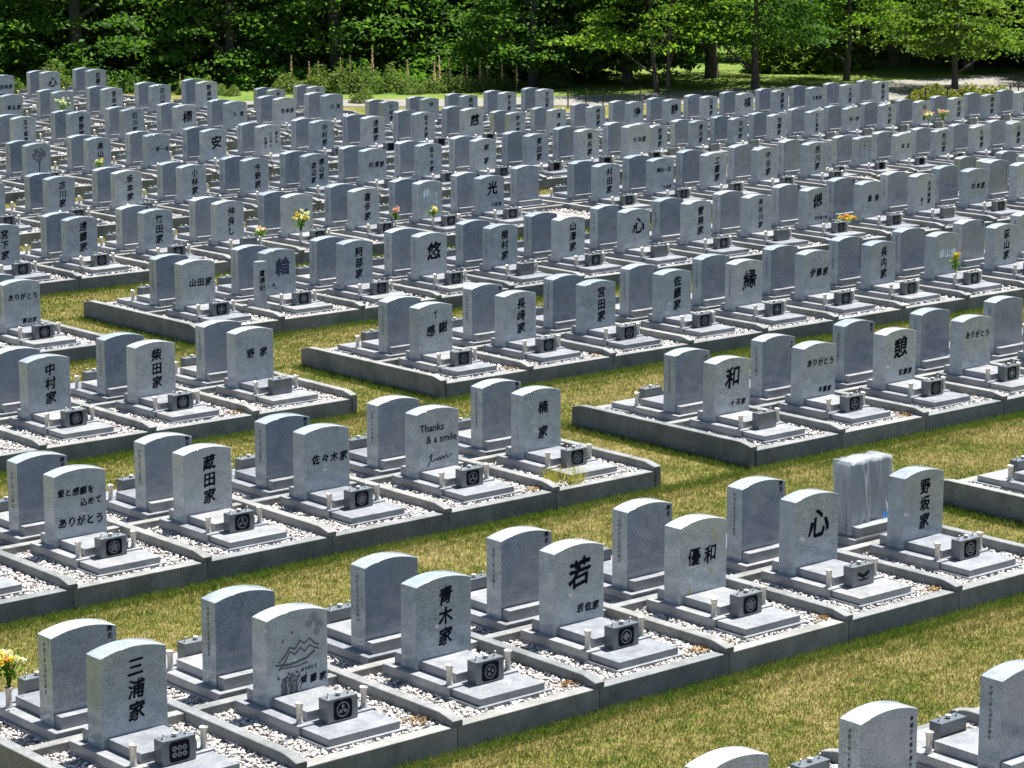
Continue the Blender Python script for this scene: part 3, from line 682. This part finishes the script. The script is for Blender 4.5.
def dome_pts(R,z0,H,ncl,per,cl):
    out=[]; ph=rng.uniform(0,6,3)
    for _ in range(ncl):
        t=rng.uniform(0,1)**1.25; a=rng.uniform(0,2*math.pi); z=z0+(H-z0)*t
        lob=1+.16*math.sin(3*a+ph[0])+.12*math.sin(5*a+ph[1]+4*t)+rng.normal(0,.09)
        q=R*lob*(1-t)**.75*rng.uniform(.25,1)**.35
        k=int(per*rng.uniform(.5,1.5)); p=rng.normal(0,1,(k,3))*np.array([cl,cl,cl*.16]); p[:,2]-=.22*(p[:,0]**2+p[:,1]**2)
        out.append(p+np.array([q*math.cos(a),q*math.sin(a),z+rng.normal(0,.1)]))
    return np.concatenate(out)
def dome_mesh(R,z0,H,ncl,per,cl,ls,m):
    p=dome_pts(R,z0,H,ncl,per,cl); p=p[p[:,2]>.2]; V,Fq=leaf_quads(p,rng.uniform(.6,1.3,len(p))*ls,.7); return np_mesh('crown',V,Fq,m)
def crown_mesh(R,zc,rz,ncl,per,cl,ls,m,low=-1):
    p=crown_pts(R,zc,rz,ncl,per,cl,low); p=p[p[:,2]>.25]; V,Fq=leaf_quads(p,rng.uniform(.6,1.3,len(p))*ls); return np_mesh('crown',V,Fq,m)
def fir_mesh(H,R,m):
    P=[]
    z=.5
    while z<H-.3:
        rr=R*(1-z/H)**.8; nb=11
        a0=rng.uniform(0,6)
        for b in range(nb):
            a=a0+b*2*math.pi/nb+rng.normal(0,.12); L_=rr*rng.uniform(.75,1.1); n=int(26*L_)+6; t=rng.uniform(.1,1,n)
            x=t*L_; side=rng.normal(0,.10,n)*(1.4-t)*L_*.55; zz=z-.42*t*L_+.12*(t**2)*L_+rng.normal(0,.05,n)
            P.append(np.stack([x*math.cos(a)-side*math.sin(a),x*math.sin(a)+side*math.cos(a),zz],1))
        z+=.42
    P=np.concatenate(P); V,Fq=leaf_quads(P,rng.uniform(.10,.22,len(P)),.6); return np_mesh('crown',V,Fq,m)
def trunk_mesh(H,r,limbs=5,twin=False,lean=.0):
    bm=bmesh.new(); rd=random.Random(int(H*100+r*1000+limbs))
    def stem(x0,dx,dy,H,r):
        pts=[(x0+dx*t+.10*math.sin(3*t+x0),dy*t+.08*math.sin(4*t),H*t-.15) for t in [0,.02,.15,.3,.45,.6,.8,1]]; rad=[r*1.7,r*1.3,r,r*.9,r*.78,r*.6,r*.38,r*.15]
        tube(bm,pts,rad,9)
        for i in range(limbs):
            t=.32+.12*i; a=rd.random()*6.28; j=min(6,2+i); p=pts[j]; L_=H*.32*(1-.09*i)
            q=[(p[0]+math.cos(a)*L_*s,p[1]+math.sin(a)*L_*s,p[2]+L_*.75*s**1.2) for s in (0,.3,.65,1)]; tube(bm,q,[rad[j]*.55,rad[j]*.4,rad[j]*.25,rad[j]*.08],6)
    if twin: stem(-.2,-.5,.2,H,r*.8); stem(.22,.5,-.1,H*.95,r)
    else: stem(0,lean,lean*.5,H,r)
    return fin(bm,'trunk',[M['bark']],True)
CR={'maple':[dome_mesh(3.6,.5,6.6,190,75,.42,.098,M['maple']) for _ in range(3)],
    'bright':[dome_mesh(3.0,1.4,5.8,165,75,.38,.095,M['bright']) for _ in range(2)],
    'dark':[dome_mesh(4.0,.5,8.5,250,75,.48,.105,M['dark']) for _ in range(3)],
    'fir':[fir_mesh(11,3.0,M['fir']),fir_mesh(9.5,2.7,M['fir'])]}
TR={'maple':[trunk_mesh(6.5,.095,5,True),trunk_mesh(6.8,.14,4)],'bright':[trunk_mesh(5.2,.13,5)],'dark':[trunk_mesh(8,.24,5),trunk_mesh(7.5,.2,4)],'fir':[trunk_mesh(10,.2,0)]}
def tree(u,v,kind,s=1,ci=0,ti=0,rz=None,label='',cz=0,z=None,name=None):
    o=empty({'maple':'maple_tree','bright':'young_maple_tree','dark':'broadleaf_tree','fir':'fir_tree'}[kind] if not name else name,(u*S,v*S,(ground(u,v)*S if z is None else z)),random.uniform(0,6.28) if rz is None else rz); o.scale=(s,s,s)
    link('trunk',TR[kind][ti%len(TR[kind])],o); link('crown',CR[kind][ci%len(CR[kind])],o,loc=(0,0,cz))
    tag(o,label,'tree','trees beyond the cemetery'); return o
rnd=random.Random(21)
BK=2.6
TL=[(663,93,'maple',1.0,0,0,1.6,'maple with twin slender trunks standing on the sunny verge left of centre right'),
(756,89,'dark',.8,1,1,2.1,'dark tree with bare lower trunk beside the sunlit verge behind the right rows'),
(846,81,'maple',.9,1,1,1.9,'slender maple on shaded lawn just left of the pale road'),
(955,89,'bright',1.0,0,0,.35,'small bright green maple at the near edge of the pale road'),
(534,85,'dark',.95,2,0,.6,'tree with thick black trunk right of the flower spires'),
(628,84,'fir',1,0,0,1.2,'dark fir with bluish trunk just left of the twin-trunk maple'),
(492,81,'maple',1.1,2,1,.1,'sunlit maple overhanging the flower spires at centre'),
(420,78,'dark',1.0,0,1,.0,'dark broadleaf tree behind the wild shrubs left of centre'),
(355,82,'maple',1.15,0,1,-.4,'large leafy maple rising behind the wild shrubs'),
(285,84,'maple',1.1,1,1,-.3,'maple with low branches right of the dark left wood'),
(215,86,'dark',1.1,1,0,-.4,'broad dark tree above the upper left headstones, right of another'),
(140,86,'dark',1.15,2,1,-.5,'broad dark tree between the fir trees and its twin on the right'),
(72,84,'fir',1.0,1,0,0,'fir tree with drooping boughs, second from the left edge'),
(12,84,'fir',1.1,0,0,0,'fir tree with pale drooping boughs at the left edge'),
(866,57,'dark',1.1,2,0,2.4,'dark tree with thick trunk beside the bright clearing'),
(905,65,'dark',1.25,2,1,2.2,'dark tree standing on the far side of the shaded lawn'),
(990,60,'dark',.9,1,1,.5,'dark tree above the road at the right edge'),
(935,64,'dark',1.2,0,0,2.2,'dark tree directly behind the small bright maple'),
(590,80,'dark',1.0,1,0,.2,'dark tree between the thick black trunk and the blue-trunk fir'),
(712,78,'dark',1.1,2,0,1.6,'dark tree behind the verge between twin trunks and bare trunk'),
(1075,76,'maple',.95,0,1,.9,'maple added beyond the road outside the right edge to shade the lawn'),  # added with its trunk out of frame, to shade the lawn
(1120,84,'dark',1.0,1,1,.9,'dark tree added beyond the road outside the right edge to shade the lawn'),  # second added shade caster outside the right edge
(1030,69,'dark',.9,2,1,.9,'dark tree above the pale road near the right edge'),
(968,70,'dark',1.1,0,1,2.4,'dark tree on the shaded lawn right of the bright maple'),
(893,66,'dark',1.0,1,0,2.4,'dark tree on the shaded lawn between two maples'),
(1040,64,'dark',1.0,0,1,.4,'dark tree partly outside the right edge of the picture')]
for x,y,kd,s,ci,ti,cz,lab in TL:
    u,v=atpx(x,y); u,v=(u+.65*BK,v+.76*BK) if x<500 else (u,v); tree(u,v,kd,s,ci,ti,None,lab,cz)
# the wood behind: trees in ragged lines
cells=[]
az=[math.radians(40.26+a) for a in np.linspace(-13,13.5,16)]
q=0
for d_ in (66,72,79):
    for j,a in enumerate(az):
        jd=d_+rnd.uniform(-1.5,1.5); ja=a+rnd.uniform(-.01,.01)
        u=-8.187+jd*math.sin(ja); v=-10.11+jd*math.cos(ja); X=px(u*S,v*S,LOW)[0]
        if 755<X<900: continue
        if d_==66 and X>600: continue
        if X>860 and d_<70: continue
        q+=1
        o=tree(u,v,'dark' if rnd.random()<.75 else 'fir',rnd.uniform(1.0,1.3),rnd.randrange(3),rnd.randrange(2),None,'dark tree deep in the shaded wood behind the others',-.5)
        o['group']='dense dark wood trees behind the edge trees'
# far wood, one mass nobody could count
def wood():
    P=[]
    for i in range(70000):
        a=math.radians(40.26+rnd.uniform(-15,15)); dd=rnd.uniform(86,108); P.append(((-8.187+dd*math.sin(a))*S,(-10.11+dd*math.cos(a))*S,LOW-.4+rnd.random()**.8*10.5))
    P=np.array(P); V,Fq=leaf_quads(P,rng.uniform(.35,.75,len(P))); return np_mesh('wood',V,Fq,M['dark'])
tag(link('distant_wood',wood()),'dark continuous wood far behind the edge trees','wood',kind='stuff')
# ------------------------------------------------------------------ shrubs, spires, hedge
def shrub_mesh(R,H,n,ls,m):
    p=rng.normal(0,1,(n,3)); p/=np.linalg.norm(p,axis=1)[:,None]; p*=rng.uniform(.3,1,(n,1))**.4; p*=np.array([R,R,H]); p[:,2]=np.abs(p[:,2])*(1+.25*np.sin(5*p[:,0]/R)); V,Fq=leaf_quads(p,rng.uniform(.6,1.4,n)*ls,.6); return np_mesh('foliage',V,Fq,m)
M['wild']=foliage('wild_leaves',[(.06,.10,.025),(.10,.155,.045),(.16,.21,.07)],.4)
SHR=[shrub_mesh(.95,1.0,1700,.06,M['wild']),shrub_mesh(1.1,.9,1700,.065,M['wild']),shrub_mesh(.8,1.25,1500,.06,M['wild']),shrub_mesh(.95,1.0,1500,.07,M['bright'])]
PINK=foliage('spire_flowers',[(.55,.36,.38),(.65,.5,.48),(.45,.34,.28)],.4)
def spire_mesh(h):
    n=90; z=rng.uniform(h*.35,h,n); a=rng.uniform(0,6.28,n); r_=.07*(1-(z-h*.35)/(h*.7)); P=np.stack([r_*np.cos(a),r_*np.sin(a),z],1); V,Fq=leaf_quads(P,np.full(n,.045)); 
    V=list(map(tuple,V)); n0=len(V); V+=[(-.012,0,0),(.012,0,0),(.008,0,h),(-.008,0,h)]; return np_mesh('flower_spire',V,list(map(tuple,Fq))+[(n0,n0+1,n0+2,n0+3)],PINK)
SPI=[spire_mesh(1.5),spire_mesh(1.8)]
SC={}
slist=[(25,80,0,.8,0,'at the upper left edge'),(66,83,2,1.0,0,'between two pairs of the farthest left headstones'),(112,84,0,.8,0,'right of the farthest left headstones'),(130,92,0,.6,0,'behind the left rows, small'),(190,94,1,.6,1,'beside the upper left stones, with dry spires'),(212,95,0,.7,0,'low and round, left of the yellow verge'),(232,96,0,.45,0,'smallest, on the yellow verge'),
(292,93,1,.9,2,'right of the yellow verge'),(318,94,2,.9,1,'behind the topmost centre-left headstone'),(345,93,0,1.0,1,'in the middle of the wild flower bank'),(368,93,0,1.05,2,'above the round hedge bush'),(395,92,2,.9,1,'right part of the wild flower bank'),(412,94,0,.7,0,'at the end of the wild flower bank'),(440,92,1,.9,2,'dark, amid spires at centre'),(462,92,1,.8,2,'amid tall pink spires at centre'),(487,91,0,.8,3,'below the sunlit maple'),(505,90,1,.8,2,'left of the black trunk'),(552,88,1,.7,0,'between the black trunks'),
(362,103,0,.6,0,'rounded, at the near edge of the pale path'),
(790,71,3,2.3,0,'large and sunlit in the clearing, left one'),(810,70,3,2.3,0,'large and sunlit in the clearing, middle one'),(828,69,3,2.2,0,'large and sunlit in the clearing, right one'),(775,72,3,1.7,0,'smaller sunlit one at the clearing edge'),(870,57,3,1.2,0,'sunlit strip behind the shaded lawn')]
DRY=foliage('dry_stalks',[(.35,.28,.18),(.45,.38,.26)],.2)
for x,y,vi,s,ns,lab in slist:
    zz=LOW
    if x<125:
        rr_=FW+RT*((x-512)/F); v=35.15; t_=(v*S-CP[1])/rr_.y; u=(CP[0]+t_*rr_.x)/S; zz=ground(u,v)*S
    else: u,v=atpx(x,y); zz=ground(u,v)*S
    o=empty('wild_shrub',(u*S,v*S,zz-.05),rnd.uniform(0,6)); o.scale=(s,s,s); link('foliage',SHR[vi],o)
    for j in range(ns): link('flower_spire',SPI[j%2],o,loc=(rnd.uniform(-.9,.9),rnd.uniform(-.9,.9),0))
    tag(o,'leafy green shrub '+lab,'shrub','wild shrubs along the verge')
HB=shrub_mesh(.75,.75,1100,.07,foliage('hedge_leaves',[(.09,.12,.02),(.17,.19,.04),(.26,.24,.07)],.4))
for j,(x,y,s,lab) in enumerate([(917,104,.8,'leftmost of the roadside bushes, just right of the last far headstone'),(935,103,1.0,'largest roadside bush, below the left of the small bright maple'),(955,103,.75,'roadside bush directly below the small bright maple trunk'),(972,102,1.0,'third roadside bush from the right'),(986,101,.9,'second roadside bush from the right'),(997,101,.9,'rightmost roadside bush near the right edge')]):
    u,v=atpx(x,y); o=empty('roadside_bush',(u*S,v*S,LOW-.03),j); o.scale=(s,s,s); link('foliage',HB,o); tag(o,lab,'bush','low bushes along the road')
def post():
    bm=bmesh.new(); lathe(bm,[(.028,-.1),(.028,.70),(.022,.73)],8); return fin(bm,'post',[M['post']])
POST=post()
for j,(x,y,lab) in enumerate([(568,108,'leftmost thin dark post at the path edge, centre top'),(586,107,'second dark post at the path edge, beside dry grass'),(603,107,'third dark post at the path edge'),(622,106,'fourth dark post at the path edge, partly hidden'),(640,105,'fifth dark post at the path edge, partly hidden'),(909,106,'dark post left of the large roadside bush'),(925,105,'dark post touching the large roadside bush'),(947,104,'dark post between two roadside bushes'),(1010,101,'dark post right of the roadside bushes'),(1018,100,'rightmost dark post at the picture edge')]):
    u,v=atpx(x,y); o=link('path_post',POST,None,loc=(u*S,v*S,LOW)); tag(o,lab,'post','posts along the path')
# ------------------------------------------------------------------ flowers and odd things
PET={'white':petal('white_petals',(.7,.7,.62)),'yellow':petal('yellow_petals',(.65,.5,.10)),'pink':petal('pink_petals',(.65,.38,.38)),'red':petal('red_petals',(.40,.06,.04)),'orange':petal('orange_petals',(.55,.26,.08)),'violet':petal('violet_petals',(.18,.15,.4))}
def bouquet(x,y,z,cols,h=.32,R=.11,n=9,label='',name='flower_bouquet'):
    o=empty(name,(x,y,z)); 
    bm=bmesh.new(); tips=[]
    for i in range(n+4):
        a=random.uniform(0,6.28); q=R*math.sqrt(random.random()); hh=h*random.uniform(.75,1.1); tube(bm,[(0,0,0),(q*.3*math.cos(a),q*.3*math.sin(a),hh*.5),(q*math.cos(a),q*math.sin(a),hh)],[.004]*3,4); tips.append((q*math.cos(a),q*math.sin(a),hh))
    link('stems',fin(bm,'stems',[M['maple']]),o)
    P=rng.normal(0,1,(90,3))*np.array([R*.6,R*.6,h*.18])+np.array([0,0,h*.6]); V,Fq=leaf_quads(P,np.full(90,.03)); link('leaves',np_mesh('leaves',V,Fq,M['maple']),o)
    for ci,c in enumerate(cols):
        P=[]
        for t in tips[ci::len(cols)]: P.append(rng.normal(0,.014,(26,3))+np.array(t))
        P=np.concatenate(P); V,Fq=leaf_quads(P,np.full(len(P),.022)); link('blossoms',np_mesh('blossoms',V,Fq,PET[c]),o)
    return tag(o,label,'flowers')
def find(sec,k,i,side): return next((m for m in mons if (m['sec'],m['k'],m['i'],m['side'])==(sec,k,i,side)),None)
def at_mon(m,lx,ly,lz):
    c,s=math.cos(m['rot']),math.sin(m['rot']); return m['x']+lx*c-ly*s, m['y']+lx*s+ly*c, m['z']+lz
def vase_at(m,sx): return at_mon(m,sx*.207*S,rel(.43),.0628*S+.17)
def bq(key,sx,cols,label,**kw):
    m=find(*key)
    if m: bouquet(*vase_at(m,sx),cols,label=label,**kw)
bq(('L',0,0,1),1,['yellow','white','white','orange'],'yellow and white bouquet beside the nearest left rear-facing stone',R=.15,h=.34,n=14)
bq(('R',4,4,0),-1,['white','yellow'],'tall white and yellow flowers on the plot right of centre left',R=.2,h=.42,n=18)
bq(('R',4,5,0),1,['pink'],'single pink flower in a vase before a mid-distance stone',R=.06,h=.3,n=3)
bq(('R',4,6,0),-1,['yellow','white'],'small yellow flowers two plots right of the pink one',R=.09,h=.22,n=7)
bq(('R',4,3,0),1,['pink','white'],'low pinkish flowers at the foot of a three-character stone',R=.12,h=.2,n=8)
bq(('R',8,10,0),-1,['white'],'white bouquet beside a stone in the upper left corner',R=.22,h=.5,n=18)
bq(('S','b',7,0),-1,['pink','white'],'left of two round pink bouquets in the upper right',R=.2,h=.38,n=16)
bq(('S','b',7,0),1,['pink','white'],'right of two round pink bouquets in the upper right',R=.2,h=.38,n=16)
bq(('R',2,7,0),-1,['yellow'],'green sprig with yellow blossoms before pale blue lettering',R=.08,h=.4,n=6)
bq(('R',3,9,0),1,['yellow','orange'],'low yellow offering flowers before a large-character stone at right',R=.2,h=.12,n=12)
bq(('R',6,6,0),-1,['white','yellow'],'tiny yellowish flowers among upper left stones',R=.1,h=.25,n=6)
# fallen leaves in the corners of some plots
LP=[]
for key,cx,cy in ((('L',0,4,0),.42,.13),(('L',0,3,0),.40,.14),(('L',0,1,0),.40,.2),(('L',0,5,0),.42,.12),(('L',1,5,0),.43,.15),(('R',1,1,0),.42,.15),(('L',2,5,0),.43,.16),(('R',2,0,0),.42,.14),(('L',0,4,0),-.40,.15),(('L',0,2,0),.42,.16),(('R',2,1,0),.43,.13)):
    m=find(*key)
    if not m: continue
    for q in range(70):
        lx=(cx+random.gauss(0,.05))*S; ly=rel(cy+random.gauss(0,.035)); LP.append(at_mon(m,max(-.45*S,min(.45*S,lx)),max(ly,rel(.10)),random.uniform(.004,.02)))
if LP:
    LPn=np.array(LP); V,Fq=leaf_quads(LPn,rng.uniform(.012,.028,len(LPn)),1.5)
    tag(link('dry_leaves',np_mesh('dry_leaves',V,Fq,foliage('dry_leaf',[(.20,.11,.04),(.30,.19,.08),(.14,.08,.04),(.36,.27,.14)],.2))),'brown dry leaves gathered in plot corners on the pebbles','leaves',kind='stuff')
# weeds growing on one plot
m=find('L',1,6,0)
if m:
    x,y,z=at_mon(m,-.25*S,rel(.2),0); n=260; ang=rng.uniform(0,6.28,n); rr=.26*np.sqrt(rng.uniform(0,1,n)); P=np.stack([x+rr*np.cos(ang),y+rr*np.sin(ang),np.full(n,z)],1)
    me=None; h=rng.uniform(.08,.26,n); w=np.full(n,.012); lean=rng.normal(0,.35,(n,2))*h[:,None]; V=np.empty((n,3,3)); dx=np.cos(ang)*w/2; dy=np.sin(ang)*w/2
    V[:,0]=P+np.stack([dx,dy,0*dx],1); V[:,1]=P-np.stack([dx,dy,0*dx],1); V[:,2]=P+np.stack([lean[:,0],lean[:,1],h],1); V=V.reshape(-1,3)-np.array([x,y,z])
    o=link('weed_tuft',np_mesh('weeds',V,np.arange(3*n).reshape(-1,3),foliage('weeds',[(.25,.24,.06),(.4,.34,.12),(.18,.22,.04)],.4)),None,loc=(x,y,z)); tag(o,'dry yellow weed tuft in front of the stone with two widely spaced characters','weeds')
# narrow memorial tablet
m=find('R',3,1,0)
if m:
    x,y,z=at_mon(m,-.33*S,rel(.62),0.0); t=empty('memorial_tablet',(x,y,z)); 
    link('tablet',boxes('tablet',[(-.10,.10,-.07,.07,.0,.90)],M['polish']),t); link('foot',boxes('tfoot',[(-.15,.15,-.12,.12,-.04,-.001)],M['base']),t)
    link('inscription',text_mesh(vert('霊標記',0,.55,.12),M['ink']),t,loc=(0,-.073,0)); tag(t,'narrow upright granite tablet left of the large blue character','memorial tablet')
# plastic sheet over a stone
def sheet():
    hw,th=HW+.020,TH+.03; per=[]; n=120
    for i in range(n):
        t=i/n*4; s=int(t); f=t-s
        c=[(-1,-1),(1,-1),(1,1),(-1,1)]; a=c[s]; b=c[(s+1)%4]; per.append(((a[0]+(b[0]-a[0])*f)*hw,(a[1]+(b[1]-a[1])*f)*th/2))
    V=[];Fs=[]; nz=16; rd=random.Random(4); ph=[rd.uniform(0,6) for _ in range(5)]
    for j in range(nz+1):
        for i,(x,y) in enumerate(per):
            f=j/nz; zt_=SH+RISE*.75+.006*math.sin(19*x+1)+.006*math.sin(40*x)+.010*(1-(x/hw)**2); z=zt_*(1-f)+(.03)*f; a=2*math.pi*i/n
            w=(.008+.034*f)*(math.sin(5*a+ph[0]+2.2*f)+.7*math.sin(11*a+ph[1]-4*f)+.5*math.sin(23*a+ph[2]+6*f)+.35*math.sin(37*a+ph[3]-9*f)); r_=math.hypot(x,y)
            V.append((x*(1+w/r_+.05*f),y*(1+(w+.02*f)/r_),z))
    for j in range(nz):
        for i in range(n): Fs.append((j*n+i,j*n+(i+1)%n,(j+1)*n+(i+1)%n,(j+1)*n+i))
    # top: strip grid joining front and back lines
    q=n//4
    for i in range(q):
        a=i; b=(i+1); c=(3*q-i)%n; d_=(3*q-i-1)%n
        Fs.append((a,b,d_,c))
    me=bpy.data.meshes.new('plastic'); me.from_pydata(V,[],Fs); bm=bmesh.new(); bm.from_mesh(me); bmesh.ops.recalc_face_normals(bm,faces=bm.faces); bm.to_mesh(me); bm.free()
    me.polygons.foreach_set('use_smooth',[True]*len(me.polygons)); return me
m=find('L',0,6,1)
if m:
    pm_,n,b=mat('translucent_plastic'); b.inputs['Base Color'].default_value=(.46,.50,.54,1); b.inputs['Roughness'].default_value=.16; b.inputs['Alpha'].default_value=.55
    x,y,z=at_mon(m,0,SF+TH/2,SB); o=link('plastic_sheet',sheet(),None,pm_,loc=(x,y,z),rot=m['rot']); tag(o,'crumpled clear plastic sheet draped over a headstone near the right','plastic sheet')
    sk=boxes('skirt',[(-.36,.36,.0,.16,0,.012)],pm_,.004); x2,y2,z2=at_mon(m,0,rel(.875),.128*S+.004); link('loose_hem',sk,o,loc=(0,TH/2+.01,.128*S-SB+.004))
    bt=boxes('tape',[(-.30,-.18,TH/2+.062,TH/2+.066,.16,.22)],plain('blue_tape',(.05,.3,.75),.4),0); link('blue_tape',bt,o)
print('objects',len(bpy.data.objects))
